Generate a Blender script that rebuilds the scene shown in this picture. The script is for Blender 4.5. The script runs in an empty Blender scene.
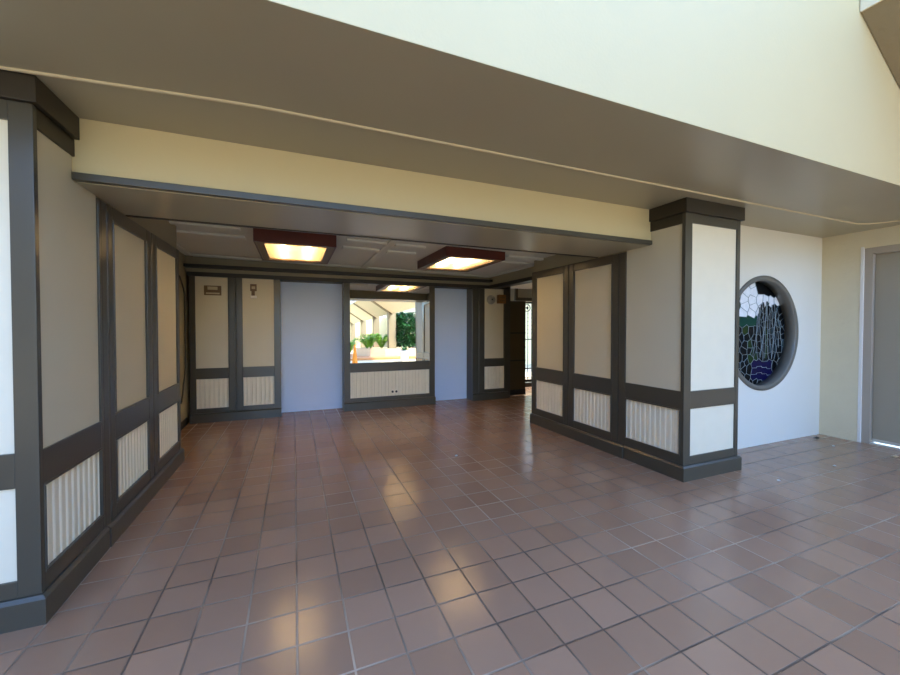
import bpy, bmesh, math, random
from mathutils import Vector, Matrix
random.seed(7)
C = bpy.context.scene.collection
SC = bpy.context.scene

# ---------------------------------------------------------------- camera
F_PX, PITCH, ROLL, YAW, CAM_H = 381.19, -0.0182, 0.0001, 0.3880, 1.3834
fw = Vector((math.sin(YAW)*math.cos(PITCH), math.cos(YAW)*math.cos(PITCH), math.sin(PITCH)))
rt = Vector((math.cos(YAW), -math.sin(YAW), 0))
up = rt.cross(fw)
rt2 = rt*math.cos(ROLL) + up*math.sin(ROLL)
up2 = -rt*math.sin(ROLL) + up*math.cos(ROLL)
cam = bpy.data.cameras.new('camera')
cam.sensor_fit = 'HORIZONTAL'; cam.sensor_width = 36.0; cam.lens = F_PX*36.0/900.0
cam.shift_y = -3.475/900
cam.clip_start = 0.02; cam.clip_end = 400
co = bpy.data.objects.new('camera', cam); C.objects.link(co)
co.matrix_world = Matrix(((rt2.x, up2.x, -fw.x, .005), (rt2.y, up2.y, -fw.y, -.006), (rt2.z, up2.z, -fw.z, CAM_H), (0, 0, 0, 1)))
SC.camera = co

# ---------------------------------------------------------------- sky, sun, exposure
SUN = Vector((0.55, 0.58, 1.0)).normalized()
w = bpy.data.worlds.new('world'); SC.world = w; w.use_nodes = True
nt = w.node_tree; bg = nt.nodes['Background']
sky = nt.nodes.new('ShaderNodeTexSky'); sky.sky_type = 'NISHITA'; sky.sun_disc = False
sky.sun_elevation = math.asin(SUN.z); sky.sun_rotation = math.atan2(SUN.x, SUN.y)
sky.air_density = 1.0; sky.dust_density = 1.6; sky.ozone_density = 1.6
tint = nt.nodes.new('ShaderNodeMix'); tint.data_type = 'RGBA'; tint.blend_type = 'MULTIPLY'; tint.inputs[0].default_value = 1
tint.inputs[7].default_value = (0.76, 0.95, 1.17, 1)
nt.links.new(sky.outputs[0], tint.inputs[6]); nt.links.new(tint.outputs[2], bg.inputs[0]); bg.inputs[1].default_value = 0.72
sl = bpy.data.lights.new('sun', 'SUN'); sl.energy = 5.2; sl.angle = 0.009; sl.color = (1.0, 0.87, 0.61)
so = bpy.data.objects.new('sun', sl); C.objects.link(so); so.location = (0, 0, 12)
so.rotation_euler = SUN.to_track_quat('Z', 'Y').to_euler()
SC.view_settings.view_transform = 'Standard'; SC.view_settings.look = 'None'
SC.view_settings.gamma = 1.0; SC.view_settings.use_curve_mapping = False
SC.view_settings.exposure = 0.88
LAMP = 13.0          # fluorescent tubes of the two ceiling lights

# ---------------------------------------------------------------- materials
def srgb(r, g, b):
    f = lambda c: (c/12.92 if c <= .04045 else ((c+.055)/1.055)**2.4)
    return (f(r/255), f(g/255), f(b/255), 1)

def mat(name, col, rough=.5, var=.06, scale=6.0, bump=0.0, bscale=60.0, metal=0.0, spec=.5, coat=0.0):
    m = bpy.data.materials.new(name); m.use_nodes = True
    n = m.node_tree.nodes; l = m.node_tree.links; p = n['Principled BSDF']
    p.inputs['Roughness'].default_value = rough; p.inputs['Metallic'].default_value = metal
    p.inputs['Specular IOR Level'].default_value = spec; p.inputs['Coat Weight'].default_value = coat
    tc = n.new('ShaderNodeTexCoord')
    ns = n.new('ShaderNodeTexNoise'); ns.inputs['Scale'].default_value = scale; ns.inputs['Detail'].default_value = 4
    l.new(tc.outputs['Object'], ns.inputs['Vector'])
    mx = n.new('ShaderNodeMix'); mx.data_type = 'RGBA'
    lo = tuple(max(0, c*(1-var)) for c in col[:3])+(1,); hi = tuple(min(1, c*(1+var)) for c in col[:3])+(1,)
    mx.inputs[6].default_value = lo; mx.inputs[7].default_value = hi
    l.new(ns.outputs['Fac'], mx.inputs[0]); l.new(mx.outputs[2], p.inputs['Base Color'])
    if bump:
        b = n.new('ShaderNodeTexNoise'); b.inputs['Scale'].default_value = bscale; b.inputs['Detail'].default_value = 3
        l.new(tc.outputs['Object'], b.inputs['Vector'])
        bp = n.new('ShaderNodeBump'); bp.inputs['Strength'].default_value = bump; bp.inputs['Distance'].default_value = .01
        l.new(b.outputs['Fac'], bp.inputs['Height']); l.new(bp.outputs[0], p.inputs['Normal'])
    return m

M = {}
M['frame'] = mat('charcoal_paint', srgb(72, 68, 58), .30, .08, 5, .03, 90)
M['cap'] = mat('dark_brown_paint', srgb(46, 39, 28), .45, .08, 5, .03, 90)
M['soffit'] = mat('taupe_ceiling_paint', srgb(164, 156, 130), .33, .04, 2, .02, 40)
M['olive'] = mat('olive_wall_paint', srgb(146, 137, 110), .5, .05, 3, .02, 40)
M['cream'] = mat('cream_wall_paint', srgb(208, 192, 148), .7, .02, 3, .06, 70)
M['porchwall'] = mat('off_white_wall_paint', srgb(228, 225, 212), .7, .02, 3, .06, 70)
M['panel'] = mat('ivory_panel_paint', srgb(206, 198, 172), .55, .03, 3, .02, 50)
M['bead'] = mat('ivory_bead_lit_panel_paint', srgb(232, 223, 198), .5, .04, 8, .02, 50)
M['white'] = mat('white_wall_paint', srgb(196, 214, 242), .6, .03, 2, .02, 50)
M['tilewhite'] = mat('white_ceiling_tile', srgb(214, 214, 200), .8, .03, 30, .05, 120)
M['stucco'] = mat('cream_stucco', srgb(218, 206, 174), .85, .04, 5, .55, 22)
M['brownstucco'] = mat('tan_stucco', srgb(140, 126, 98), .9, .07, 6, .6, 22)
M['line'] = mat('pale_bead_strip', srgb(206, 192, 156), .5, .05)
M['door'] = mat('taupe_door_paint', srgb(158, 148, 128), .45, .04, 3)
M['doorframe'] = mat('taupe_frame_paint', srgb(170, 158, 142), .45, .04, 3)
M['whitetrim'] = mat('white_trim_paint', srgb(232, 228, 220), .6, .02)
M['darkdoor'] = mat('dark_brown_door', srgb(78, 66, 42), .5, .15, 4)
M['black'] = mat('black_iron', srgb(28, 27, 25), .5, .1)
M['redwood'] = mat('dark_red_stained_wood', srgb(80, 29, 15), .4, .25, 7)
M['lip'] = mat('brown_lamp_rim', srgb(112, 88, 58), .45, .1, 7)
M['reflector'] = mat('white_lamp_reflector', srgb(234, 206, 150), .5, .02)
M['ringframe'] = mat('grey_ring_paint', srgb(112, 110, 102), .35, .05)
M['lead'] = mat('lead_came', srgb(138, 152, 156), .4, .1, 30)
M['orange'] = mat('orange_plastic', srgb(240, 140, 20), .45, .04)
M['terrawall'] = mat('pale_planter_wall', srgb(226, 200, 160), .8, .06, 4, .2, 30)
M['leaf'] = mat('fern_green', srgb(110, 160, 50), .5, .3, 3)
M['leafdark'] = mat('shrub_green', srgb(44, 92, 46), .35, .35, 3)
M['soil'] = mat('dark_soil', srgb(70, 52, 38), .95, .2, 20)
M['pot'] = mat('white_pot', srgb(228, 230, 232), .5, .03)
M['stem'] = mat('brown_stem', srgb(92, 72, 48), .8, .2)
M['plaque'] = mat('brown_plaque', srgb(108, 84, 52), .45, .1, 12)
M['plaquepale'] = mat('pale_plaque_insert', srgb(186, 172, 140), .4, .05)
M['metalpale'] = mat('pale_metal', srgb(206, 200, 186), .35, .05, 20, 0, 60, .3)
M['woodbox'] = mat('orange_brown_wood', srgb(132, 92, 48), .5, .2, 10)
M['bell'] = mat('grey_bell_cover', srgb(150, 148, 138), .4, .05)
M['leafdry'] = mat('dry_leaf', srgb(196, 166, 128), .8, .15, 30)
M['paper'] = mat('white_paper', srgb(236, 236, 232), .8, .03)
M['lanewall'] = mat('warm_cream_paint', srgb(252, 232, 176), .8, .03)
M['rail_shade'] = mat('brown_rail_shade', srgb(40, 35, 26), .5, .08, 5)  # cap brown made darker: the shade on these rail faces is in the colour
M['recess'] = mat('olive_beige_paint', srgb(168, 156, 124), .6, .05, 3)
M['step'] = mat('terracotta_step', srgb(194, 134, 84), .8, .06, 3, .1, 40)
M['cable'] = mat('dark_cable', srgb(52, 46, 36), .5, .1)

def tile_mat():
    S, OX, OY = .2162, .0079, 2.1851
    m = bpy.data.materials.new('quarry_tile'); m.use_nodes = True
    n = m.node_tree.nodes; l = m.node_tree.links; p = n['Principled BSDF']
    tc = n.new('ShaderNodeTexCoord'); sp = n.new('ShaderNodeSeparateXYZ'); l.new(tc.outputs['Object'], sp.inputs[0])
    def mth(op, a, b=None, c=None):
        q = n.new('ShaderNodeMath'); q.operation = op
        for i, v in enumerate((a, b, c)):
            if v is None: continue
            if isinstance(v, (int, float)): q.inputs[i].default_value = v
            else: l.new(v, q.inputs[i])
        return q.outputs[0]
    u = mth('DIVIDE', mth('SUBTRACT', sp.outputs[0], OX), S)
    v = mth('DIVIDE', mth('SUBTRACT', sp.outputs[1], OY), S)
    fu = mth('FRACT', u); fv = mth('FRACT', v); iu = mth('FLOOR', u); iv = mth('FLOOR', v)
    du = mth('MINIMUM', fu, mth('SUBTRACT', 1.0, fu)); dv = mth('MINIMUM', fv, mth('SUBTRACT', 1.0, fv))
    dd = mth('MINIMUM', du, dv)
    mr = n.new('ShaderNodeMapRange'); mr.interpolation_type = 'SMOOTHSTEP'
    l.new(dd, mr.inputs[0]); mr.inputs[1].default_value = .014; mr.inputs[2].default_value = .026
    face = mr.outputs[0]
    cb = n.new('ShaderNodeCombineXYZ'); l.new(iu, cb.inputs[0]); l.new(iv, cb.inputs[1])
    wn = n.new('ShaderNodeTexWhiteNoise'); wn.noise_dimensions = '3D'; l.new(cb.outputs[0], wn.inputs[0])
    ns = n.new('ShaderNodeTexNoise'); ns.inputs['Scale'].default_value = 9; ns.inputs['Detail'].default_value = 6
    l.new(tc.outputs['Object'], ns.inputs['Vector'])
    big = n.new('ShaderNodeTexNoise'); big.inputs['Scale'].default_value = .9; big.inputs['Detail'].default_value = 3
    l.new(tc.outputs['Object'], big.inputs['Vector'])
    cr = n.new('ShaderNodeValToRGB'); cr.color_ramp.elements[0].color = srgb(148, 114, 89); cr.color_ramp.elements[1].color = srgb(166, 130, 103)
    cr.color_ramp.elements[0].position = .0; cr.color_ramp.elements[1].position = .75
    mixv = mth('ADD', mth('MULTIPLY', wn.outputs[0], .6), mth('MULTIPLY', ns.outputs['Fac'], .14)); l.new(mixv, cr.inputs[0])
    gc = n.new('ShaderNodeValToRGB'); gc.color_ramp.elements[0].color = srgb(98, 78, 62); gc.color_ramp.elements[1].color = srgb(182, 158, 132)
    gc.color_ramp.elements[0].position = .42; gc.color_ramp.elements[1].position = .62
    l.new(big.outputs['Fac'], gc.inputs[0])
    mx = n.new('ShaderNodeMix'); mx.data_type = 'RGBA'; l.new(face, mx.inputs[0]); l.new(gc.outputs[0], mx.inputs[6]); l.new(cr.outputs[0], mx.inputs[7])
    l.new(mx.outputs[2], p.inputs['Base Color'])
    rr = mth('MULTIPLY_ADD', ns.outputs['Fac'], .08, .16)
    rg = mth('ADD', rr, mth('MULTIPLY', mth('SUBTRACT', 1.0, face), .3)); l.new(rg, p.inputs['Roughness'])
    # every tile lies a touch out of level
    sep = n.new('ShaderNodeSeparateColor'); l.new(wn.outputs['Color'], sep.inputs[0])
    tilt = mth('ADD', mth('MULTIPLY', mth('SUBTRACT', sep.outputs[0], .5), fu), mth('MULTIPLY', mth('SUBTRACT', sep.outputs[1], .5), fv))
    h = mth('ADD', mth('MULTIPLY', face, .0018), mth('MULTIPLY', tilt, .0022))
    h2 = mth('ADD', h, mth('MULTIPLY', ns.outputs['Fac'], .0005))
    bp = n.new('ShaderNodeBump'); bp.inputs['Strength'].default_value = 1.0; bp.inputs['Distance'].default_value = 1.0
    l.new(h2, bp.inputs['Height']); l.new(bp.outputs[0], p.inputs['Normal'])
    p.inputs['Specular IOR Level'].default_value = .5
    return m
M['tile'] = tile_mat()

def paving_mat():
    m = mat('pale_paving', srgb(214, 192, 164), .8, .08, 2, .1, 40)
    n = m.node_tree.nodes; l = m.node_tree.links; p = n['Principled BSDF']
    tc = n.new('ShaderNodeTexCoord'); br = n.new('ShaderNodeTexBrick'); br.offset = 0
    br.inputs['Scale'].default_value = 1; br.inputs['Mortar Size'].default_value = .012
    br.inputs['Brick Width'].default_value = 1.6; br.inputs['Row Height'].default_value = 1.6
    br.inputs['Color1'].default_value = srgb(206, 193, 160); br.inputs['Color2'].default_value = srgb(196, 182, 150)
    br.inputs['Mortar'].default_value = srgb(150, 128, 104)
    l.new(tc.outputs['Object'], br.inputs['Vector']); l.new(br.outputs['Color'], p.inputs['Base Color'])
    return m
M['paving'] = paving_mat()

def emit(name, col, s):
    m = bpy.data.materials.new(name); m.use_nodes = True
    p = m.node_tree.nodes['Principled BSDF']; p.inputs['Base Color'].default_value = (.8, .8, .8, 1)
    p.inputs['Emission Color'].default_value = col; p.inputs['Emission Strength'].default_value = s
    return m
M['tube'] = emit('warm_tube', (1.0, .76, .44, 1), LAMP)

def lens_mat():
    m = bpy.data.materials.new('frosted_lens'); m.use_nodes = True
    n = m.node_tree.nodes; l = m.node_tree.links; n.remove(n['Principled BSDF'])
    t = n.new('ShaderNodeBsdfTransparent'); t.inputs[0].default_value = (1, .97, .9, 1)
    d = n.new('ShaderNodeBsdfTranslucent'); d.inputs[0].default_value = (.95, .9, .78, 1)
    mx = n.new('ShaderNodeMixShader'); mx.inputs[0].default_value = .3
    l.new(t.outputs[0], mx.inputs[1]); l.new(d.outputs[0], mx.inputs[2]); l.new(mx.outputs[0], n['Material Output'].inputs[0])
    return m
M['lens'] = lens_mat()

def mirror_mat():
    m = bpy.data.materials.new('mirror_glass'); m.use_nodes = True
    p = m.node_tree.nodes['Principled BSDF']; p.inputs['Metallic'].default_value = 1
    p.inputs['Roughness'].default_value = 0.0; p.inputs['Base Color'].default_value = (.9, .92, .9, 1)
    return m
M['mirror'] = mirror_mat()
GL = {}
for nm_, c_ in dict(white=(236, 242, 246), green=(24, 66, 54), moss=(38, 58, 26), dark=(10, 14, 17), blue=(14, 10, 58), grey=(52, 72, 78), black=(8, 10, 12)).items():
    GL[nm_] = mat('glass_'+nm_, srgb(*c_), .3, .2, 20, spec=.12)

# ---------------------------------------------------------------- helpers
class MB:
    """collects shapes into one mesh; verts are world coordinates"""
    def __init__(s): s.bm = bmesh.new(); s.mats = []
    def mi(s, m):
        if m is None: return 0
        if m not in s.mats: s.mats.append(m)
        return s.mats.index(m)
    def poly(s, pts, m=None):
        f = s.bm.faces.new([s.bm.verts.new(p) for p in pts]); f.material_index = s.mi(m); return f
    def hexa(s, p, bev=0.0, m=None):
        """8 corners: bottom 4 (ring) then top 4 (ring)"""
        b = bmesh.new(); v = [b.verts.new(q) for q in p]
        for f in ((0, 1, 2, 3), (4, 5, 6, 7), (0, 1, 5, 4), (1, 2, 6, 5), (2, 3, 7, 6), (3, 0, 4, 7)):
            b.faces.new([v[i] for i in f])
        if bev: bmesh.ops.bevel(b, geom=b.edges[:], offset=bev, segments=2, affect='EDGES', profile=.6)
        bmesh.ops.recalc_face_normals(b, faces=b.faces[:])
        s.merge(b, m)
    def merge(s, b, m=None):
        k = s.mi(m); vm = {v: s.bm.verts.new(v.co) for v in b.verts}
        for f in b.faces:
            try:
                g = s.bm.faces.new([vm[v] for v in f.verts]); g.material_index = k; g.smooth = f.smooth
            except ValueError: pass
        b.free()
    def box(s, x0, x1, y0, y1, z0, z1, bev=0.0, m=None):
        s.hexa([(x0, y0, z0), (x1, y0, z0), (x1, y1, z0), (x0, y1, z0), (x0, y0, z1), (x1, y0, z1), (x1, y1, z1), (x0, y1, z1)], bev, m)
        return s
    def tube(s, pts, r, seg=8, m=None):
        k = s.mi(m); pts = [Vector(p) for p in pts]; rings = []
        n = len(pts)
        for i, p in enumerate(pts):
            t = (pts[min(i+1, n-1)]-pts[max(i-1, 0)]).normalized()
            a = t.orthogonal().normalized() if i == 0 else (a - t*a.dot(t)).normalized()
            c = t.cross(a); rr = r[i] if isinstance(r, (list, tuple)) else r
            rings.append([s.bm.verts.new(p+(a*math.cos(2*math.pi*j/seg)+c*math.sin(2*math.pi*j/seg))*rr) for j in range(seg)])
        for i in range(n-1):
            for j in range(seg):
                f = s.bm.faces.new((rings[i][j], rings[i][(j+1) % seg], rings[i+1][(j+1) % seg], rings[i+1][j])); f.smooth = True; f.material_index = k
        for rg in (rings[0][::-1], rings[-1]):
            f = s.bm.faces.new(rg); f.material_index = k
        return s
    def lathe(s, prof, c, axis='Z', seg=32, m=None, closed=False):
        """prof: (radius, height) list revolved about axis through c"""
        k = s.mi(m); rings = []
        for r, h in prof:
            rg = []
            for j in range(seg):
                a = 2*math.pi*j/seg
                if axis == 'Z': p = (c[0]+r*math.cos(a), c[1]+r*math.sin(a), c[2]+h)
                else: p = (c[0]+r*math.cos(a), c[1]+h, c[2]+r*math.sin(a))
                rg.append(s.bm.verts.new(p))
            rings.append(rg)
        pr = list(zip(rings, rings[1:]+([rings[0]] if closed else [])))
        if not closed: pr = pr[:len(rings)-1]
        for A, B in pr:
            for j in range(seg):
                f = s.bm.faces.new((A[j], A[(j+1) % seg], B[(j+1) % seg], B[j])); f.material_index = k; f.smooth = True
        if not closed:
            for rg in (rings[0], rings[-1]):
                f = s.bm.faces.new(rg); f.material_index = k
        return s
    def build(s, name, m=None, parent=None, recalc=True, kind=None):
        if recalc: bmesh.ops.recalc_face_normals(s.bm, faces=s.bm.faces[:])
        off = Vector((0, 0, 0)); q = parent
        while q is not None: off += q.location; q = q.parent
        if off.length: bmesh.ops.translate(s.bm, verts=s.bm.verts[:], vec=-off)
        me = bpy.data.meshes.new(name); s.bm.to_mesh(me); s.bm.free()
        for q in (s.mats if s.mats and s.mats[0] is not None else [m]): me.materials.append(q)
        o = bpy.data.objects.new(name, me); C.objects.link(o); o.parent = parent
        if kind: o['kind'] = kind
        return o

def struct(name, mb, m, parent=None, label=None, cat=None):
    o = mb.build(name, m, parent)
    if parent is None:
        o['kind'] = 'structure'
        if label: o['label'] = label
        if cat: o['category'] = cat
    return o
def thing(name, label, cat, loc, group=None):
    o = bpy.data.objects.new(name, None); C.objects.link(o); o.location = loc; o.empty_display_size = .1
    o['label'] = label; o['category'] = cat
    if group: o['group'] = group
    return o
def tag(o, label, cat, group=None):
    o['label'] = label; o['category'] = cat
    if group: o['group'] = group
    return o

class Plane:
    """local frame of a panelled face: u along the wall, z up, n out of the wall"""
    def __init__(s, org, u, n): s.o = Vector(org); s.u = Vector(u); s.n = Vector(n)
    def P(s, u, z, n): return s.o + s.u*u + s.n*n + Vector((0, 0, z))
    def box(s, mb, u0, u1, z0, z1, n0, n1, bev=0.0):
        mb.hexa([s.P(u0, z0, n0), s.P(u1, z0, n0), s.P(u1, z0, n1), s.P(u0, z0, n1),
                 s.P(u0, z1, n0), s.P(u1, z1, n0), s.P(u1, z1, n1), s.P(u0, z1, n1)], bev); return mb
    def part(s, name, m, parent, *a, bev=.003):
        mb = MB(); s.box(mb, *a, bev=bev); return mb.build(name, m, parent)
    def beadboard(s, name, m, parent, u0, u1, z0, z1, nb=-.016, pitch=.057):
        """vertical boards, each with a round bead along its edge"""
        mb = MB(); k = max(2, round((u1-u0)/pitch)); w_ = (u1-u0)/k; prof = []
        for i in range(k):
            a = u0+i*w_
            prof += [(a, -.004), (a+.10*w_, .0), (a+.66*w_, .0), (a+.70*w_, -.005), (a+.76*w_, .003), (a+.85*w_, .006), (a+.94*w_, .003), (a+.999*w_, -.004)]
        prof.append((u1, -.004))
        fr = [mb.bm.verts.new(s.P(q, z0, nb+h)) for q, h in prof]; to = [mb.bm.verts.new(s.P(q, z1, nb+h)) for q, h in prof]
        for i in range(len(prof)-1):
            mb.bm.faces.new((fr[i], fr[i+1], to[i+1], to[i]))
        b0, b1 = mb.bm.verts.new(s.P(u0, z0, nb-.012)), mb.bm.verts.new(s.P(u1, z0, nb-.012))
        t0, t1 = mb.bm.verts.new(s.P(u0, z1, nb-.012)), mb.bm.verts.new(s.P(u1, z1, nb-.012))
        mb.bm.faces.new((b0, b1, t1, t0)); mb.bm.faces.new([b0]+fr+[b1]); mb.bm.faces.new([t0]+to+[t1])
        mb.bm.faces.new((b0, fr[0], to[0], t0)); mb.bm.faces.new((b1, fr[-1], to[-1], t1))
        return mb.build(name, m, parent)
    def double_stile(s, name, m, parent, u0, u1, z0, z1):
        """two boards with a shadow groove between them"""
        mb = MB(); g = .012; mid = (u0+u1)/2
        s.box(mb, u0, mid-g/2, z0, z1, -.02, .0, .008); s.box(mb, mid+g/2, u1, z0, z1, -.02, .0, .008)
        s.box(mb, mid-g/2-.001, mid+g/2+.001, z0, z1, -.02, -.012)
        return mb.build(name, m, parent)
    def moulding(s, name, m, parent, u0, u1, z0, z1, w=.012):
        """thin bead round a panel opening"""
        mb = MB()
        for a in ((u0, u1, z0, z0+w), (u0, u1, z1-w, z1), (u0, u0+w, z0+w, z1-w), (u1-w, u1, z0+w, z1-w)):
            s.box(mb, *a, -.016, .005, .005)
        return mb.build(name, m, parent)

# levels shared by all the panelling
Z_BASE, Z_LO, Z_LT, Z_UB, Z_UT, Z_RAIL = .134, .215, .642, .803, 2.085, 2.17
XL, XR, YP, YL, YE = -1.098, 3.187, 2.35, 2.71, 4.67
ZS, ZC = 2.527, 2.42

# ---------------------------------------------------------------- floor
struct('floor', MB().box(-6.5, 8.5, -2.6, 9.0, -.06, 0), M['tile'])
struct('courtyard_floor', MB().box(-14, 20, -34, -2.6, -.06, -.002), M['paving'])
struct('lane_floor', MB().box(-6.5, 12, 9.0, 16, -.06, -.002), M['paving'])

# ---------------------------------------------------------------- big structure
struct('wall_front', MB().box(-6.5, 6.45, 1.49, 1.72, ZS+.001, 6.0), M['cream'])
struct('porch_ceiling', MB().box(-6.5, 6.45, 1.4915, 2.95, ZS, ZS+.1), M['soffit'])
struct('roof', MB().box(-6.5, 8.5, 1.6, 8.2, 5.9, 6.0), M['cream'])
# thin strip along the porch ceiling, turning the corner with a small radius at the right wall
pts = [(-6.4, 2.2, ZS)]
for k in range(60): pts.append((-6.4+12.1*(k+1)/60, 2.215+min(.1, max(0, -.2-(-6.4+12.1*(k+1)/60))*.1), ZS))
for k in range(1, 9):
    a = math.pi/2*k/8; pts.append((5.7+.32*math.sin(a), 2.215-.32+.32*math.cos(a)-.0, ZS))
pts.append((6.02, 1.5, ZS))
struct('trim_1', MB().tube(pts[1:], .011, 6), M['line'])

# lintel between the pillars
struct('lintel', MB().box(XL-.02, 3.24, YL, 3.40, 2.188, ZS-.001), M['cream'])
struct('trim_2', MB().box(XL-.005, 3.226, YL-.022, YL+.02, 2.184, 2.224, .003), M['frame'])
struct('lintel_soffit', MB().box(XL-.005, 3.226, YL+.02, 3.405, 2.180, 2.189), M['soffit'])
struct('trim_3', MB().box(XL, 3.21, 3.385, 3.412, 2.172, 2.182), M['cap'])
struct('lintel_back', MB().box(XL-.02, 3.24, 3.40, 3.41, 2.18, 2.5), M['olive'])

# alcove ceiling (runs slightly out of level) with raised ribs
def zc(x): return 2.418 - .0165*(x+1.42)
cm = MB(); x0, x1 = -1.6, 3.62
cm.hexa([(x0, 3.4, zc(x0)), (x1, 3.4, zc(x1)), (x1, 6.9, zc(x1)), (x0, 6.9, zc(x0)), (x0, 3.4, 2.6), (x1, 3.4, 2.6), (x1, 6.9, 2.6), (x0, 6.9, 2.6)])
ceil = struct('ceiling', cm, M['tilewhite'])
def crib(xa, xb, ya, yb, h):
    mb = MB(); mb.hexa([(xa, ya, zc(xa)-h), (xb, ya, zc(xb)-h), (xb, yb, zc(xb)-h), (xa, yb, zc(xa)-h),
             (xa, ya, zc(xa)+.002), (xb, ya, zc(xb)+.002), (xb, yb, zc(xb)+.002), (xa, yb, zc(xa)+.002)], .012)
    return mb.build('ceiling_rib', M['tilewhite'], ceil)
for xa, xb in ((-1.42, -1.33), (1.02, 1.12), (3.36, 3.45)): crib(xa, xb, 3.41, 6.43, .02)
for ya, yb in ((4.42, 4.50), (4.83, 4.98), (6.33, 6.43)):
    for xa, xb in (((-1.33, 1.02), (1.12, 3.36)) if ya > 6 else ((-1.33, -.50), (.56, 1.02), (1.12, 1.50), (2.66, 3.36))): crib(xa, xb, ya, yb, .026)

# left partition
wl = struct('wall_left', MB().box(-1.42, XL-.02, 3.0, YE, 0, Z_RAIL+.01), M['frame'])
MB().box(-1.42, XL-.003, 3.0, YE, Z_RAIL, 2.47).build('wall_upper', M['olive'], wl)
wr = struct('wall_right', MB().box(3.235, 3.46, 3.0, YE-.02, 0, Z_RAIL+.01), M['frame'])
MB().box(3.22, 3.46, 3.0, YE-.02, Z_RAIL, 2.47).build('wall_upper', M['olive'], wr)

PLt = Plane((-1.1133, 0, 0), (.0065, 1, 0), (1, -.0065, 0)); PRt = Plane((3.2695, 0, 0), (-.0177, 1, 0), (-1, -.0177, 0))
def partition(pl, par, segs, end):
    """segs: panels (u0,u1); stiles fill the gaps"""
    first = 2.995
    for i, (a, b) in enumerate(segs):
        pv = first if i == 0 else segs[i-1][1]
        pl.double_stile('stile', M['frame'], par, pv, a, Z_BASE, Z_RAIL)
        pl.part('top_rail', M['frame'], par, a, b, Z_UT, Z_RAIL, -.02, -.001)
        pl.part('chair_rail', M['frame'], par, a, b, Z_LT, Z_UB, -.02, -.001)
        pl.part('bottom_rail', M['frame'], par, a, b, Z_BASE, Z_LO, -.02, -.001)
        pl.part('panel', M['panel'], par, a, b, Z_UB, Z_UT, -.02, -.014, bev=0)
        pl.moulding('panel_moulding', M['frame'], par, a, b, Z_UB, Z_UT)
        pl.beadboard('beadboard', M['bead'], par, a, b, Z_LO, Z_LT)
        pl.moulding('panel_moulding', M['frame'], par, a, b, Z_LO, Z_LT)
    pl.part('stile', M['frame'], par, segs[-1][1], end, Z_BASE, Z_RAIL, -.02, 0)
partition(PLt, wl, [(3.160, 3.772), (3.985, 4.605)], YE)
partition(PRt, wr, [(3.175, 3.785), (3.962, 4.558)], YE-.02)
def plinth(name, pl, u0, u1, out=.026):
    mb = MB(); pl.box(mb, u0, u1, 0, Z_BASE-.016, -.02, out); q = [pl.P(u0, Z_BASE-.016, -.02), pl.P(u1, Z_BASE-.016, -.02), pl.P(u1, Z_BASE-.016, out), pl.P(u0, Z_BASE-.016, out)]
    t = [pl.P(u0, Z_BASE, -.02), pl.P(u1, Z_BASE, -.02), pl.P(u1, Z_BASE, out-.014), pl.P(u0, Z_BASE, out-.014)]
    mb.hexa(q+t); return mb
struct('baseboard_left', plinth('', PLt, 3.0, YE+.005), M['frame'])
struct('baseboard_right', plinth('', PRt, 3.0, YE-.015), M['frame'])

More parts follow.
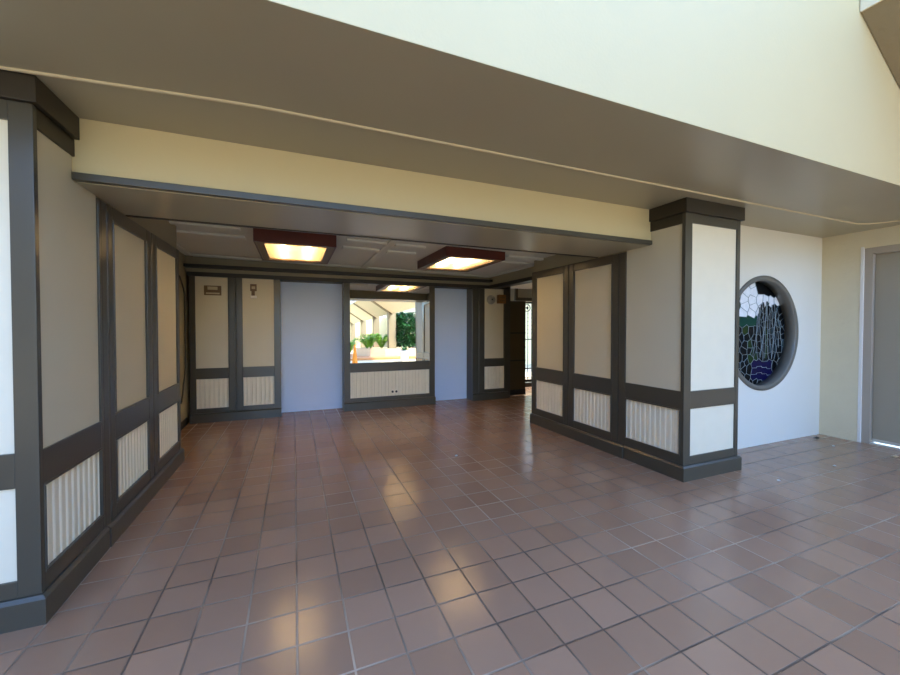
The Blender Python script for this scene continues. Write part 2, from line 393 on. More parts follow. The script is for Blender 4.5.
# pillars at the mouth of the alcove
def pillar(name, label, side):
    if side < 0: xa, xb, xin, n = -1.885, XL, XL, 1
    else: xa, xb, xin, n = 3.228, 3.992, XR, -1
    t = thing(name, label, 'pillar', ((xa+xb)/2, 2.67, 0))
    MB().box(xa+.02, xb-.02, YP+.02, 2.995, 0, ZS-.002).build('core', M['frame'], t)
    pf = Plane((0, YP, 0), (1, 0, 0), (0, -1, 0)); ps = PLt if side < 0 else PRt
    # front face
    fa, fb = (xa+.07, xb-.085) if side < 0 else (xa+.118, xb-.042)
    if side > 0: fa, fb = 3.318, 3.945
    pf.part('stile', M['frame'], t, xa, fa, Z_BASE, 2.405, -.02, 0); pf.part('stile', M['frame'], t, fb, xb, Z_BASE, 2.405, -.02, 0)
    for z0, z1, nm in ((2.318, 2.405, 'top_rail'), (Z_LT, Z_UB, 'chair_rail'), (Z_BASE, Z_LO-.004, 'bottom_rail')):
        pf.part(nm, M['frame'], t, fa, fb, z0, z1, -.02, -.001)
    pf.part('upper_panel', M['bead'], t, fa, fb, Z_UB, 2.318, -.02, -.013, bev=0)  # front panels whiter than the side ones: stronger daylight put into the colour
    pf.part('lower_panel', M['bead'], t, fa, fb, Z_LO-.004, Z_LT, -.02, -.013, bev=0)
    # face towards the alcove
    a, b = 2.382, 2.995 if side > 0 else 2.965
    ps.part('stile', M['frame'], t, YP+.0195, a, Z_BASE, 2.405, -.02, -.0005, bev=0)
    ps.part('top_rail', M['cap'], t, a, 2.715, 2.312, 2.405, -.02, -.001)
    ps.part('chair_rail', M['frame'], t, a, b, Z_LT, Z_UB, -.02, -.001)
    ps.part('bottom_rail', M['frame'], t, a, b, Z_BASE, Z_LO, -.02, -.001)
    mb = MB(); ps.box(mb, a, b, Z_UB, 2.183, -.02, -.012); ps.box(mb, a, 2.705, 2.183, 2.312, -.02, -.012); mb.build('side_panel', M['panel'], t)
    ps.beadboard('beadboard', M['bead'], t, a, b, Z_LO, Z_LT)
    ps.moulding('panel_moulding', M['frame'], t, a, b, Z_LO, Z_LT)
    if b < 2.99: ps.part('stile', M['frame'], t, b, 2.995, Z_BASE, Z_RAIL, -.02, 0)
    # cap, two tiers
    o = .024
    mb = MB(); mb.box(xa-o, xb+o, YP-o, YL, 2.405, ZS-.001, .003); mb.build('cap', M['cap'], t)
    # plinth
    mb = MB(); zz = Z_BASE-.016
    mb.box(xa-o, xb+o, YP-o, 2.995, 0, zz)
    mb.hexa([(xa-o, YP-o, zz), (xb+o, YP-o, zz), (xb+o, 2.995, zz), (xa-o, 2.995, zz), (xa-o+.014, YP-o+.014, Z_BASE), (xb+o-.014, YP-o+.014, Z_BASE), (xb+o-.014, 2.995, Z_BASE), (xa-o+.014, 2.995, Z_BASE)])
    mb.build('plinth', M['frame'], t)
    # outer side
    po = Plane((xa if side < 0 else xb, 0, 0), (0, 1, 0), (-1 if side < 0 else 1, 0, 0))
    po.part('side_board', M['frame'], t, YP+.0195, 2.735, Z_BASE, 2.405, -.02, -.0005, bev=0)
    return t
pillar('pillar', 'dark-framed pillar at left edge with cream panels, nearest the camera', -1)
pillar('pillar', 'dark-framed pillar with two bright white front panels left of round window', 1)

# ---------------------------------------------------------------- back of the alcove
struct('wall_back', MB().box(-1.5, 3.87, 6.70, 6.85, 0, 2.5), M['white'])
hd = struct('header_back', MB().box(-1.43, 3.6, 6.432, 6.70, 2.17, 2.5), M['olive'])
struct('trim_4', MB().box(-1.40, 3.85, 6.41, 6.70, 2.112, 2.172, .003), M['rail_shade'])
struct('trim_5', MB().box(-1.41, 3.44, 6.29, 6.432, 2.226, 2.268, .004), M['rail_shade'])
struct('wall_recess', MB().box(-1.60, -1.42, YE-.05, 6.75, 0, 2.5), M['recess'])
struct('baseboard_recess', MB().box(-1.42, -1.405, YE, 6.40, 0, .1, .002), M['cap'])

PB = Plane((0, 6.43, 0), (1, 0, 0), (0, -1, 0))
def base_front(par, u0, u1):
    return plinth('', PB, u0, u1, .028).build('plinth', M['frame'], par)
def unit(label, u0, u1, panels, splits=(), top=2.112, lower=None):
    t = thing('panelled_wall_unit', label, 'wall panelling', ((u0+u1)/2, 6.56, 0))
    MB().box(u0+.004, u1-.004, 6.45, 6.70, 0, top+.03).build('core', M['frame'], t)
    edges = [u0]+[e for p in panels for e in p]+[u1]
    for i in range(0, len(edges), 2):
        a, b = edges[i], edges[i+1]
        if b-a > .15: PB.double_stile('stile', M['frame'], t, a, b, Z_BASE, top)
        else: PB.part('stile', M['frame'], t, a, b, Z_BASE, top, -.02, 0)
    for a, b in panels:
        PB.part('chair_rail', M['frame'], t, a, b, Z_LT-.012, .785, -.02, -.001)
        PB.part('bottom_rail', M['frame'], t, a, b, Z_BASE, .2, -.02, -.001)
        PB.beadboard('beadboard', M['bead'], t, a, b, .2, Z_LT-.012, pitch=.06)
    base_front(t, u0-.004, u1+.004)
    return t
t = unit('two tall cream panels in dark frames at the left of the back wall', -1.378, -.19, [(-1.305, -.897), (-.707, -.282)])
for a, b in ((-1.305, -.897), (-.707, -.282)):
    PB.part('panel', M['panel'], t, a, b, .785, 2.112, -.02, -.013, bev=0)
t = unit('projecting dark frame with a long white beadboard panel below the mirror', .757, 2.342, [(.857, 2.240)])
t = unit('narrow dark-framed panel with a round bell, at the right of the back wall', 3.09, 3.85, [(3.345, 3.775)])
PB.part('panel', M['panel'], t, 3.345, 3.760, .785, 2.112, -.02, -.013, bev=0)

# mirror, leaning back a hair
mb = MB(); tl = math.tan(.0150)
f = lambda x, z, d: (x, 6.425+d+(z-1.45)*tl, z)
mb.hexa([f(.858, .786, 0), f(2.239, .786, 0), f(2.239, .786, .012), f(.858, .786, .012), f(.858, 2.111, 0), f(2.239, 2.111, 0), f(2.239, 2.111, .012), f(.858, 2.111, .012)])
tag(mb.build('wall_mirror', M['mirror']), 'large mirror in the back wall reflecting the sunny courtyard and a ceiling light', 'mirror')

# plaques, outlet, bell, wooden box
t = thing('wall_plaque', 'small brown plaque with pale insert on the leftmost back panel', 'plaque', (-1.085, 6.435, 1.84))
MB().box(-1.195, -.978, 6.428, 6.443, 1.845, 1.985, .003).build('plate', M['plaque'], t)
MB().box(-1.150, -1.025, 6.424, 6.429, 1.925, 1.970, .001).build('insert', M['plaquepale'], t)
MB().box(-1.170, -1.000, 6.425, 6.429, 1.862, 1.884, .001).build('insert', M['plaquepale'], t)
t = thing('wall_lever', 'narrow brass fitting with pale tip on the second back panel', 'wall fitting', (-.555, 6.435, 1.80))
MB().box(-.603, -.515, 6.428, 6.443, 1.925, 2.03, .004).build('plate', M['plaque'], t)
MB().box(-.582, -.535, 6.420, 6.430, 1.955, 1.995, .003).build('insert', M['plaquepale'], t)
MB().box(-.585, -.540, 6.415, 6.443, 1.855, 1.927, .006).build('neck', M['plaque'], t)
MB().box(-.598, -.515, 6.405, 6.443, 1.815, 1.855, .008).build('tip', M['whitetrim'], t)
t = thing('wall_outlet', 'small outlet with two dark sockets low on the beadboard under the mirror', 'outlet', (1.6, 6.44, .24))
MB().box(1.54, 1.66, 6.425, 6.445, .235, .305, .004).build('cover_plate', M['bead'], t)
for x in (1.567, 1.633): MB().lathe([(.001, 0), (.02, 0), (.02, .006), (.001, .006)], (x, 6.4225, .272), 'Y', 14).build('socket', M['black'], t)
t = thing('alarm_bell', 'round grey alarm bell high on the narrow right back panel', 'alarm bell', (3.485, 6.44, 1.90))
MB().lathe([(.001, -.05), (.045, -.047), (.078, -.03), (.09, -.004), (.09, .003), (.001, .003)], (3.485, 6.44, 1.905), 'Y', 28).build('bell_cover', M['bell'], t)
MB().lathe([(.001, -.012), (.014, -.01), (.014, .002), (.001, .002)], (3.485, 6.392, 1.905), 'Y', 12).build('bolt', M['black'], t)
t = thing('alarm_box', 'small orange-brown wooden box beside the round alarm bell', 'box', (3.69, 6.44, 1.84))
MB().box(3.610, 3.765, 6.355, 6.443, 1.835, 2.0, .006).build('body', M['woodbox'], t)
MB().box(3.630, 3.745, 6.350, 6.356, 1.935, 1.96, .002).build('grille', M['plaque'], t)
MB().box(3.630, 3.745, 6.350, 6.356, 1.875, 1.90, .002).build('grille', M['plaque'], t)

# loose cable on the recess wall at the far left
xc = -1.409
cp = [(6.02, 2.07), (6.10, 2.06), (6.18, 2.0), (6.27, 1.92), (6.33, 1.84), (6.34, 1.5), (6.34, 1.0), (6.33, .80), (6.28, .68), (6.22, .60), (6.18, .48), (6.12, .38), (6.06, .36)]
tag(MB().tube([(xc, y, z) for y, z in cp], .010, 8).build('cable', M['cable']), 'thin dark cable looping down the narrow wall past the left panels', 'cable')

# ---------------------------------------------------------------- ceiling lights
def ceiling_light(label, x0, x1, y0, y1):
    zb, zt = 2.245, zc((x0+x1)/2)+.004
    t = thing('ceiling_light', label, 'ceiling light', ((x0+x1)/2, (y0+y1)/2, zt), 'ceiling lights in the alcove')
    w_ = .02
    for a in ((x0, x1, y0, y0+w_), (x0, x1, y1-w_, y1), (x0, x0+w_, y0+w_, y1-w_), (x1-w_, x1, y0+w_, y1-w_)):
        MB().box(*a, zb, zt, .002).build('side_board', M['redwood'], t)
    r = .095
    mb = MB()
    for a in ((x0+w_, x1-w_, y0+w_, y0+r), (x0+w_, x1-w_, y1-r, y1-w_), (x0+w_, x0+r, y0+r, y1-r), (x1-r, x1-w_, y0+r, y1-r)):
        mb.box(*a, zb+.004, zb+.018, .001)
    mb.build('rim', M['lip'], t)
    MB().box(x0+w_, x1-w_, y0+w_, y1-w_, zt-.02, zt-.006).build('reflector', M['reflector'], t)
    MB().box(x0+r-.005, x1-r+.005, y0+r-.005, y1-r+.005, zb+.018, zb+.022).build('lens', M['lens'], t)
    for k in (.28, .72):
        xx = x0+r+(x1-x0-2*r)*k
        MB().tube([(xx, y0+r+.02, zb+.075), (xx, y1-r-.02, zb+.075)], .02, 12).build('tube', M['tube'], t)
    return t
ceiling_light('boxy dark red ceiling light on the left, above the blank white back wall', -.37, .435, 4.29, 5.49)
ceiling_light('boxy dark red ceiling light on the right, nearer the right panelled wall', 1.71, 2.53, 4.29, 5.45)

# ---------------------------------------------------------------- passage at the back right
struct('header_passage', MB().box(3.45, 3.62, YE-.03, 6.432, 2.17, 2.5), M['olive'])
struct('trim_6', MB().box(3.435, 3.63, YE-.02, 6.42, 2.115, 2.175, .003), M['rail_shade'])
struct('passage_ceiling', MB().box(3.55, 6.0, 4.5, 7.7, 2.26, 2.34), M['panel'])
struct('wall_passage_near', MB().box(3.46, 6.0, 4.45, YE-.03, 0, 2.4), M['olive'])
struct('wall_passage_side', MB().box(5.8, 6.0, 4.6, 7.7, 0, 2.4), M['olive'])
pw = MB(); GX0, GX1 = 4.91, 5.60
pw.box(3.85, GX0, 7.5, 7.65, 0, 2.3); pw.box(GX1, 6.0, 7.5, 7.65, 0, 2.3); pw.box(GX0, GX1, 7.5, 7.65, 1.98, 2.3)
struct('wall_passage_end', pw, M['recess'])
struct('trim_7', MB().box(4.72, 5.8, 7.46, 7.5, 1.99, 2.06, .003), M['darkdoor'])
struct('trim_8', MB().box(4.66, 4.73, 7.46, 7.5, 1.99, 2.26, .003), M['darkdoor'])
struct('wall_passage_stub', MB().box(3.85, 3.92, 6.45, 6.85, 0, 2.25), M['frame'])
d2 = struct('door_2', MB().box(3.925, 4.355, 6.58, 6.62, .012, 1.905, .003), M['darkdoor'])
for z in (.713, 1.265): MB().box(3.925, 4.355, 6.572, 6.581, z-.012, z+.012, .002).build('door_rail', M['black'], d2)
MB().box(3.925, 4.355, 6.572, 6.581, .012, .13, .002).build('kick_plate', M['black'], d2)
MB().lathe([(.001, -.04), (.02, -.038), (.025, -.02), (.012, -.012), (.012, 0), (.001, 0)], (4.315, 6.58, .98), 'Y', 14).build('door_handle', M['black'], d2)

g = thing('iron_gate', 'black ornamental iron gate in the bright opening behind the dark door', 'gate', (5.25, 7.54, 0))
mb = MB()
for a in ((GX0+.005, GX0+.04, .1, 1.97), (GX1-.04, GX1-.005, .1, 1.97), (GX0+.04, GX1-.04, .1, .16), (GX0+.04, GX1-.04, 1.93, 1.97)):
    mb.box(a[0], a[1], 7.525, 7.555, a[2], a[3], .003)
mb.build('gate_frame', M['black'], g)
MB().box(GX0, GX1, 7.5, 7.64, 0, .09, .005).build('sill', M['frame'], g)
for k in range(1, 6):
    x = GX0+.04+(GX1-GX0-.08)*k/6
    mb = MB(); mb.tube([(x, 7.54, .14), (x, 7.54, 1.94)], .008, 8)
    for j in range(8): mb.lathe([(.001, -.02), (.016, 0), (.001, .02)], (x, 7.54, 1.15+.09*j), 'Z', 8)
    mb.build('bar', M['black'], g)
for z in (.42, 1.10): MB().box(GX0+.03, GX1-.03, 7.53, 7.55, z-.012, z+.012, .002).build('cross_bar', M['black'], g)
for x in (5.03, 5.26, 5.48):
    mb = MB(); mb.lathe([(.075, -.01), (.088, -.01), (.088, .01), (.075, .01)], (x, 7.54, 1.83), 'Y', 24, closed=True)
    mb.lathe([(.001, -.035), (.024, -.012), (.024, .012), (.001, .035)], (x, 7.54, 1.83), 'Z', 8); mb.box(x-.04, x+.04, 7.532, 7.548, 1.822, 1.838)
    mb.build('medallion', M['black'], g)

# ---------------------------------------------------------------- right bay: round window, door
WX, WZ, WRo, WRi, WY = 5.10, 1.312, .672, .628, 2.735
def wall_with_hole(x0, x1, z0, z1, cx, cz, r, y0, y1):
    mb = MB(); N = 96; ang = sorted([2*math.pi*k/N for k in range(N)] + [math.atan2(zz-cz, xx-cx) % (2*math.pi) for xx in (x0, x1) for zz in (z0, z1)])
    inn, out = [], []
    for a in ang:
        c, s = math.cos(a), math.sin(a)
        tx = ((x1-cx)/c if c > 1e-9 else (x0-cx)/c if c < -1e-9 else 1e9); tz = ((z1-cz)/s if s > 1e-9 else (z0-cz)/s if s < -1e-9 else 1e9)
        q = min(tx, tz); inn.append((cx+r*c, cz+r*s)); out.append((cx+q*c, cz+q*s))
    V = {}
    for nm, L in (('i', inn), ('o', out)):
        for y in (y0, y1): V[nm, y] = [mb.bm.verts.new((x, y, z)) for x, z in L]
    n = len(ang)
    for j in range(n):
        k = (j+1) % n
        for A, B in ((V['i', y0], V['o', y0]), (V['o', y0], V['o', y1]), (V['o', y1], V['i', y1]), (V['i', y1], V['i', y0])):
            mb.bm.faces.new((A[j], A[k], B[k], B[j]))
    return mb
struct('wall_porch', wall_with_hole(3.94, 6.29, 0, ZS+.02, WX, WZ, WRo-.01, WY, WY+.16), M['porchwall'])
struct('wall_porch_left', MB().box(-6.5, -1.86, WY, WY+.16, 0, ZS+.02), M['cream'])
win = bpy.data.objects.new('window_1', None); C.objects.link(win); win.location = (WX, WY+.1, WZ); win['kind'] = 'structure'
MB().lathe([(WRi, -.012), (WRo, -.012), (WRo, .02), (WRi, .115), (WRi-.012, .115), (WRi-.012, -.006)], (WX, WY, WZ), 'Y', 96, closed=True).build('window_frame', M['ringframe'], win)
GYp = WY+.108; GR = WRi-.008
# leaded glass: cells of a Voronoi cut, coloured by what they show
def clip(poly, a, b, c):
    o = []
    for i in range(len(poly)):
        p, q = poly[i], poly[(i+1) % len(poly)]; dp, dq = a*p[0]+b*p[1]-c, a*q[0]+b*q[1]-c
        if dp <= 0: o.append(p)
        if dp*dq < 0:
            t_ = dp/(dp-dq); o.append((p[0]+(q[0]-p[0])*t_, p[1]+(q[1]-p[1])*t_))
    return o
R_ = random.Random(11); sites = []
def add(u, v, ju, jv, k, grp=None):
    sites.append((u+R_.uniform(-ju, ju), v+R_.uniform(-jv, jv), k, grp))
def zone(u, v):
    if -.97 < v < -.55 and -.08 < u < .66: return 'pool'
    if v > .33 and u < (.26 if v < .68 else .06): return 'sky'
    if .50 < v < .76 and .26 <= u < .80: return 'sky'
    if v >= .68: return 'top'
    if .13 < v <= .33 and u < .16: return 'hill'
    return 'rock'
yy = .97; row = 0
while yy > -1.05:
    xx = -1.0 + (.055 if row % 2 else 0)
    while xx < 1.05:
        if zone(xx, yy) == 'rock':
            add(xx, yy, .062, .05, R_.choice(['dark', 'dark', 'black', 'dark', 'black', 'dark', 'moss', 'dark'] if xx < .15 else ['dark', 'black', 'dark', 'grey']))
        xx += .165
    yy -= .13; row += 1
for r_, v0 in enumerate((.95, .80, .64, .50, .385)):
    for u0 in ((-.9, -.62, -.34, -.06) if v0 > .68 else (-.9, -.62, -.34, -.08, .14)): add(u0+(.08 if r_ % 2 else 0), v0, .04, .01, 'white', 'row%d' % r_ if R_.random() < .5 else None)
for u0 in (.36, .52, .70): add(u0, .63, .03, .02, 'white')
sites += [(-.52, .70, 'green', None), (-.54, .52, 'green', None)]
for u0, v0 in ((.16, .86), (.22, .93), (.42, .84), (.62, .80), (.10, 1.0), (.34, .99)): sites.append((u0, v0, 'black', 'top'))
for u0 in (-.85, -.6, -.35, -.12, .08): add(u0, .24, .03, .01, 'green', 'hill')
for r_, v0 in enumerate((-.62, -.74, -.87)):
    for u0 in (.02, .18, .34, .50): sites.append((u0, v0+.03*math.sin(u0*9), 'blue', 'pool%d' % r_))
pan = MB(); edges = {}
for i, (a, b, k, g_) in enumerate(sites):
    poly = [(math.cos(2*math.pi*q/48), math.sin(2*math.pi*q/48)) for q in range(48)]
    for j, (c_, d_, _k, _g) in enumerate(sites):
        if i == j or (a-c_)**2+(b-d_)**2 > 1.2: continue
        poly = clip(poly, 2*(c_-a), 2*(d_-b), c_*c_+d_*d_-a*a-b*b)
        if len(poly) < 3: break
    if len(poly) < 3: continue
    pan.poly([(WX+p[0]*GR, GYp, WZ+p[1]*GR) for p in poly], GL[k])
    for p, q in zip(poly, poly[1:]+poly[:1]):
        if math.hypot(*p) > .997 and math.hypot(*q) > .997: continue
        kk = tuple(sorted(((round(p[0], 3), round(p[1], 3)), (round(q[0], 3), round(q[1], 3)))))
        edges.setdefault(kk, []).append(g_)
ld = MB()
for (p, q), gs in edges.items():
    if math.hypot(p[0]-q[0], p[1]-q[1]) < .012: continue
    if len(gs) == 2 and gs[0] and gs[0] == gs[1]: continue
    ld.tube([(WX+p[0]*GR, GYp-.002, WZ+p[1]*GR), (WX+q[0]*GR, GYp-.002, WZ+q[1]*GR)], .0028, 6)
# the waterfall: long wavy strips of glass between nearly upright leads
def wav(u0, t_): return u0+.035*math.sin(3.1*t_+u0*23)+.02*math.sin(7*t_+u0*40)+(u0-.45)*.25*t_
strips = [.10+.056*i for i in range(13)]
tops = [.38, .50, .56, .60, .62, .60, .54, .50, .56, .58, .50, .42, .30]; bots = [-.45, -.5, -.48, -.42, -.55, -.5, -.44, -.52, -.5, -.42, -.36, -.3, -.22]
for i, u0 in enumerate(strips):
    P_ = []
    for k in range(15):
        t_ = k/14; v0 = tops[i]+(bots[i]-tops[i])*t_; P_.append((wav(u0, t_), v0))
    P_ = [p for p in P_ if math.hypot(*p) < .99]
    ld.tube([(WX+p[0]*GR, GYp-.006, WZ+p[1]*GR) for p in P_], .0028, 6)
    if i+1 < len(strips):
        kcol = R_.choice(['dark', 'black', 'dark', 'grey', 'dark', 'black', 'moss'])
        Q_ = [(p[0]+.056*(1+.25*k/14), p[1]) for k, p in enumerate(P_)]
        for k in range(len(P_)-1):
            quad = [P_[k], Q_[k], Q_[k+1], P_[k+1]]
            if all(math.hypot(*q) < .99 for q in quad):
                pan.poly([(WX+q[0]*GR, GYp-.0035, WZ+q[1]*GR) for q in quad], GL[kcol])
pan.build('stained_glass', None, win, recalc=False)
ld.build('lead_came', M['lead'], win)
MB().lathe([(.001, 0), (WRi, 0), (WRi, .01), (.001, .01)], (WX, GYp+.005, WZ), 'Y', 48).build('backing', M['black'], win)

DX = 6.29; DY0, DY1, DZ = 1.28, 2.345, 2.318
ws = MB(); ws.box(DX, DX+.16, DY1, WY+.16, 0, ZS+.02); ws.box(DX, DX+.16, DY0, DY1, DZ, ZS+.02); ws.box(DX, DX+.16, .9, DY0, 0, ZS+.02)
struct('wall_side', ws, M['stucco'])
d1 = bpy.data.objects.new('door_1', None); C.objects.link(d1); d1.location = (DX+.05, (DY0+DY1)/2, 0); d1['kind'] = 'structure'
mb = MB(); fr = .075
mb.box(DX+.01, DX+.12, DY1-fr, DY1, 0, DZ, .004); mb.box(DX+.01, DX+.12, DY0, DY0+fr, 0, DZ, .004); mb.box(DX+.01, DX+.12, DY0+fr, DY1-fr, DZ-fr, DZ, .004)
mb.build('door_frame', M['doorframe'], d1)
MB().box(DX-.004, DX+.02, DY1-.002, DY1+.028, 0, DZ+.02, .003).build('door_casing', M['whitetrim'], d1)
leaf1 = MB().box(DX+.055, DX+.1, DY0+fr+.004, DY1-fr-.004, .045, DZ-fr-.004, .003).build('door_leaf', M['door'], d1)
MB().box(DX+.0, DX+.12, DY0+fr, DY1-fr, 0, .022, .003).build('threshold', M['metalpale'], d1)
MB().box(DX+.045, DX+.056, DY0+fr+.004, DY1-fr-.004, .03, .062, .003).build('door_sweep', M['metalpale'], d1)
MB().lathe([(.001, -.03), (.022, -.028), (.03, -.01), (.016, 0), (.001, 0)], (DX+.05, 1.44, 1.0), 'Z', 14).build('door_handle', M['metalpale'], leaf1)

# ---------------------------------------------------------------- litter on the tiles
def scrap(name, label, cat, x, y, r, m, seed, h=.012):
    rr = random.Random(seed); mb = MB(); n = 7
    ring = [mb.bm.verts.new((x+r*rr.uniform(.6, 1.1)*math.cos(2*math.pi*k/n), y+r*rr.uniform(.6, 1.1)*math.sin(2*math.pi*k/n), .002+rr.uniform(0, h))) for k in range(n)]
    c1 = mb.bm.verts.new((x, y, h*1.6)); c0 = mb.bm.verts.new((x, y, .001))
    for k in range(n):
        mb.bm.faces.new((ring[k], ring[(k+1) % n], c1)); mb.bm.faces.new((ring[(k+1) % n], ring[k], c0))
    return tag(mb.build(name, m), label, cat)
scrap('dry_leaf', 'pale tan dry leaf on the tiles in front of the grey door', 'leaf', 5.89, 1.92, .04, M['leafdry'], 1, .02)
scrap('paper_scrap', 'tiny white scrap on the tiles nearest the corner below the round window wall', 'litter', 5.78, 2.38, .014, M['paper'], 2)
scrap('paper_scrap', 'tiny white scrap on the shiny tiles midway between pillar and grey door', 'litter', 4.96, 2.03, .016, M['paper'], 3)
scrap('paper_scrap', 'tiny white scrap on the tiles just right of the white-panelled pillar', 'litter', 4.02, 2.02, .016, M['paper'], 4)
scrap('paper_scrap', 'tiny white scrap alone in the middle of the alcove floor', 'litter', 1.6, 3.72, .018, M['paper'], 5)
scrap('black_scrap', 'small black scrap in the corner at the foot of the round window wall', 'litter', 5.98, 2.62, .035, M['black'], 6, .02)

# ---------------------------------------------------------------- sloped stucco canopy along the courtyard
EX0, EZ0, EX1, EZ1 = 3.88, 3.70, 5.50, 2.62
sl_ = (EZ1-EZ0)/(EX1-EX0)
ya, yb = -30.0, 1.485
cn = MB(); th = .16
cn.hexa([(EX0, ya, EZ0+.06), (EX1, ya, EZ1+.06), (EX1, yb, EZ1+.06), (EX0, yb, EZ0+.06), (EX0, ya, EZ0+.06+th), (EX1, ya, EZ1+.06+th), (EX1, yb, EZ1+.06+th), (EX0, yb, EZ0+.06+th)])
cn.box(EX0-.012, EX0+.18, ya, yb, EZ0-.002, EZ0+.75)
struct('canopy', cn, M['stucco'])
def bent(y, w_, post, label):
    t = thing('stucco_frame', label, 'frame', (EX1, y, 0), 'stucco frames of the canopy')
    mb = MB(); a, b = y-w_/2, y+w_/2; h = .2
    mb.hexa([(EX0, a, EZ0), (EX1, a, EZ1), (EX1, b, EZ1), (EX0, b, EZ0), (EX0, a, EZ0+h), (EX1, a, EZ1+h), (EX1, b, EZ1+h), (EX0, b, EZ0+h)])
    mb.build('rafter', M['brownstucco'], t)
    if post: MB().box(EX1-.22, EX1+.22, y-w_/2, y+w_/2, 0, EZ1+.2, .01).build('post', M['brownstucco'], t)
    return t
bent(.94, 1.09, False, 'sloped tan stucco rafter at the top right corner of the photo')
bent(-10.0, .42, True, 'nearest tan stucco post seen in the mirror, standing in the planter')
bent(-14.8, .36, True, 'second tan stucco post in the mirror, left of the nearest')
bent(-20.3, .36, True, 'third tan stucco post in the mirror')
bent(-26.5, .36, True, 'farthest tan stucco post, at the left edge of the mirror')
struct('wall_courtyard', MB().box(-14, 20, -31, -30.7, 0, 3.6), M['cream'])
struct('wall_courtyard_side', MB().box(9.8, 10.0, -30.7, 1.4, 0, 4.2), M['cream'])
struct('wall_occluder_left', MB().box(-6.6, -6.4, -30.7, 2.7, 0, 6.0), M['brownstucco'])  # added dark wall out of view, cuts side light on the alcove panels

# planter and plants seen in the mirror
pp = [(3.7, -11.6), (4.2, -10.0), (5.0, -9.55), (6.2, -9.3), (8.0, -9.3), (8.0, -13.5), (3.7, -13.5)]
struct('courtyard_step', MB().box(2.2, 9.5, -15.2, -8.3, 0, .12, .01), M['step'])
t = thing('planter', 'low pale masonry planter holding ferns, seen in the mirror', 'planter', (5.8, -11.4, .12))
mb = MB(); n = len(pp); ctr = Vector((5.8, -11.4)); rng = []
for (x, y) in pp:
    q = Vector((x, y)); i_ = q+(ctr-q).normalized()*.3
    rng.append([mb.bm.verts.new(v) for v in ((x, y, .12), (x, y, .58), (i_.x, i_.y, .58), (i_.x, i_.y, .4))])
for j in range(n):
    A, B = rng[j], rng[(j+1) % n]
    for k in range(3): mb.bm.faces.new((A[k], B[k], B[k+1], A[k+1]))
mb.build('planter_wall', M['terrawall'], t)
mb = MB(); mb.poly([(x+(5.8-x)*.07, y+(-11.4-y)*.07, .5) for x, y in pp]); mb.build('soil', M['soil'], t)

def fern(label, x, y, z, h, sp, nf, seed, group='ferns in the courtyard planter'):
    rr = random.Random(seed); t = thing('fern', label, 'fern', (x, y, z), group); mb = MB()
    for i in range(nf):
        a = rr.uniform(0, 2*math.pi); L = sp*rr.uniform(.6, 1.1); H = h*rr.uniform(.6, 1.05); d = Vector((math.cos(a), math.sin(a), 0)); sd = Vector((-d.y, d.x, 0))
        sg = 9; P = [Vector((x, y, z))+d*(L*k/sg)+Vector((0, 0, H*math.sin(min(1.0, k/sg*1.15)*math.pi*.62))) for k in range(sg+1)]
        for k in range(1, sg):
            wl_ = .18*sp*math.sin(math.pi*(k+.6)/(sg+1.2)); ax = (P[k+1]-P[k])
            for s_ in (-1, 1):
                tip = P[k]+sd*s_*wl_+ax*.8-Vector((0, 0, .03)); mb.poly([P[k]-ax*.05, P[k]+ax*.6, tip])
        mb.tube(P[:-1], .006, 4)
    mb.build('fronds', M['leaf'], t, recalc=False)
    return t
fern('bright green fern at the left end of the planter, in the mirror', 4.2, -11.0, .5, .85, .75, 46, 1)
fern('bright green fern in the middle of the planter, left of the post in the mirror', 4.98, -10.5, .5, .95, .8, 50, 2)
fern('low bright fern behind the middle fern, in the mirror', 4.7, -12.6, .5, 1.0, .8, 40, 3)
fern('pale green fern growing far off behind the orange cone in the mirror', 3.7, -15.5, 0, 1.25, .9, 46, 4, 'ferns on the ground')

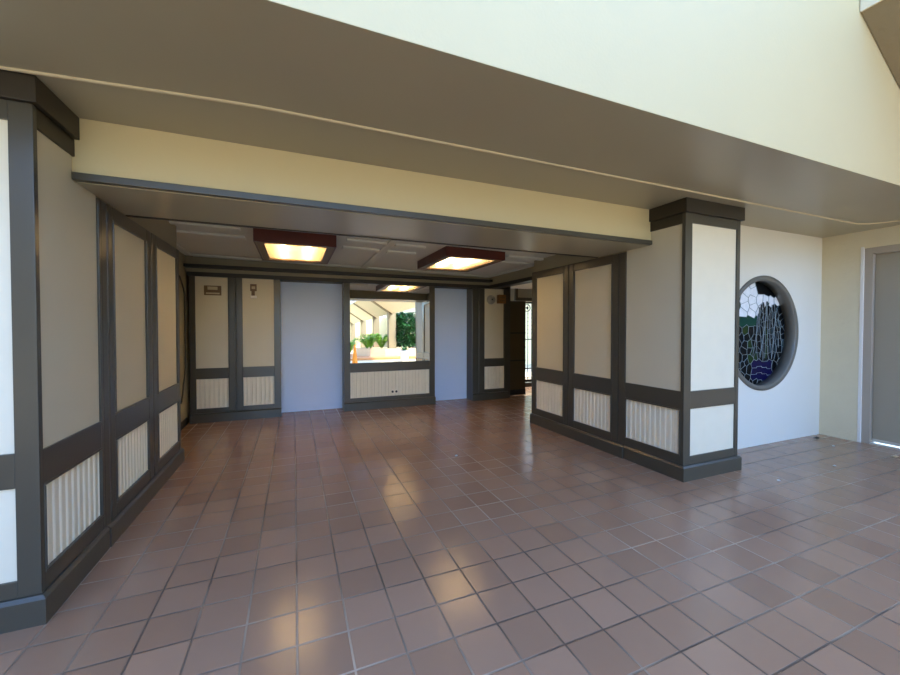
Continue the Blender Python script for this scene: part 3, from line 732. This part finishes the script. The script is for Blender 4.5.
def shrub(name, label, x, y, z, h, r, nl, seed, m, ls=.2):
    rr = random.Random(seed); t = thing(name, label, 'shrub', (x, y, z)); st = MB(); lf = MB()
    for i in range(7):
        a = rr.uniform(0, 6.28); q = r*.55; st.tube([(x, y, z), (x+q*.4*math.cos(a), y+q*.4*math.sin(a), z+h*.45), (x+q*math.cos(a), y+q*math.sin(a), z+h*.85)], [.025, .018, .008], 6)
    for i in range(nl):
        a = rr.uniform(0, 6.28); zz = rr.uniform(.08, 1); rad = r*math.sqrt(rr.random())*(.75+.4*math.sin(zz*math.pi)); p = Vector((x+rad*math.cos(a), y+rad*math.sin(a), z+h*zz))
        d = Vector((math.cos(a)+rr.uniform(-.6, .6), math.sin(a)+rr.uniform(-.6, .6), rr.uniform(-.7, .5))).normalized(); sd = d.cross(Vector((0, 0, 1))).normalized()
        L = ls*rr.uniform(.7, 1.3); nn = sd.cross(d)*.1*L
        lf.poly([p, p+d*L*.5+sd*L*.22+nn, p+d*L, p+d*L*.5-sd*L*.22+nn])
    st.build('stems', M['stem'], t); lf.build('leaves', m, t, recalc=False)
    return t
shrub('broadleaf_shrub', 'tall dense dark green shrub right of the post in the mirror', 6.42, -10.35, .5, 2.25, .66, 2800, 5, M['leafdark'], .27)
t = thing('potted_plant', 'white pot with a small grey-green plant before the tall shrub in the mirror', 'potted plant', (5.22, -6.1, 0))
MB().lathe([(.17, 0), (.19, .01), (.235, .48), (.26, .49), (.26, .55), (.225, .55), (.21, .5), (.001, .49)], (5.22, -6.1, 0), 'Z', 28).build('pot', M['pot'], t)
lf = MB(); rr = random.Random(9)
for i in range(60):
    a = rr.uniform(0, 6.28); d = Vector((math.cos(a), math.sin(a), rr.uniform(.3, 1.6))).normalized(); p = Vector((5.22, -6.1, .5)); sd = d.cross(Vector((0, 0, 1))).normalized(); L = rr.uniform(.2, .42)
    lf.poly([p, p+d*L*.6+sd*.035, p+d*L, p+d*L*.6-sd*.035])
lf.build('leaves', M['leafdark'], t, recalc=False)
t = thing('traffic_cone', 'orange traffic cone on the sunny paving at the left edge of the mirror', 'traffic cone', (2.63, -5.4, 0))
MB().box(2.45, 2.81, -5.58, -5.22, 0, .035, .01).build('base', M['orange'], t)
MB().lathe([(.14, .035), (.13, .06), (.035, .91), (.03, .92), (.001, .92)], (2.63, -5.4, 0), 'Z', 24).build('cone', M['orange'], t)

# lane behind the gate
struct('wall_lane', MB().box(-2, 14, 12, 12.2, 0, 3.6), M['lanewall'])
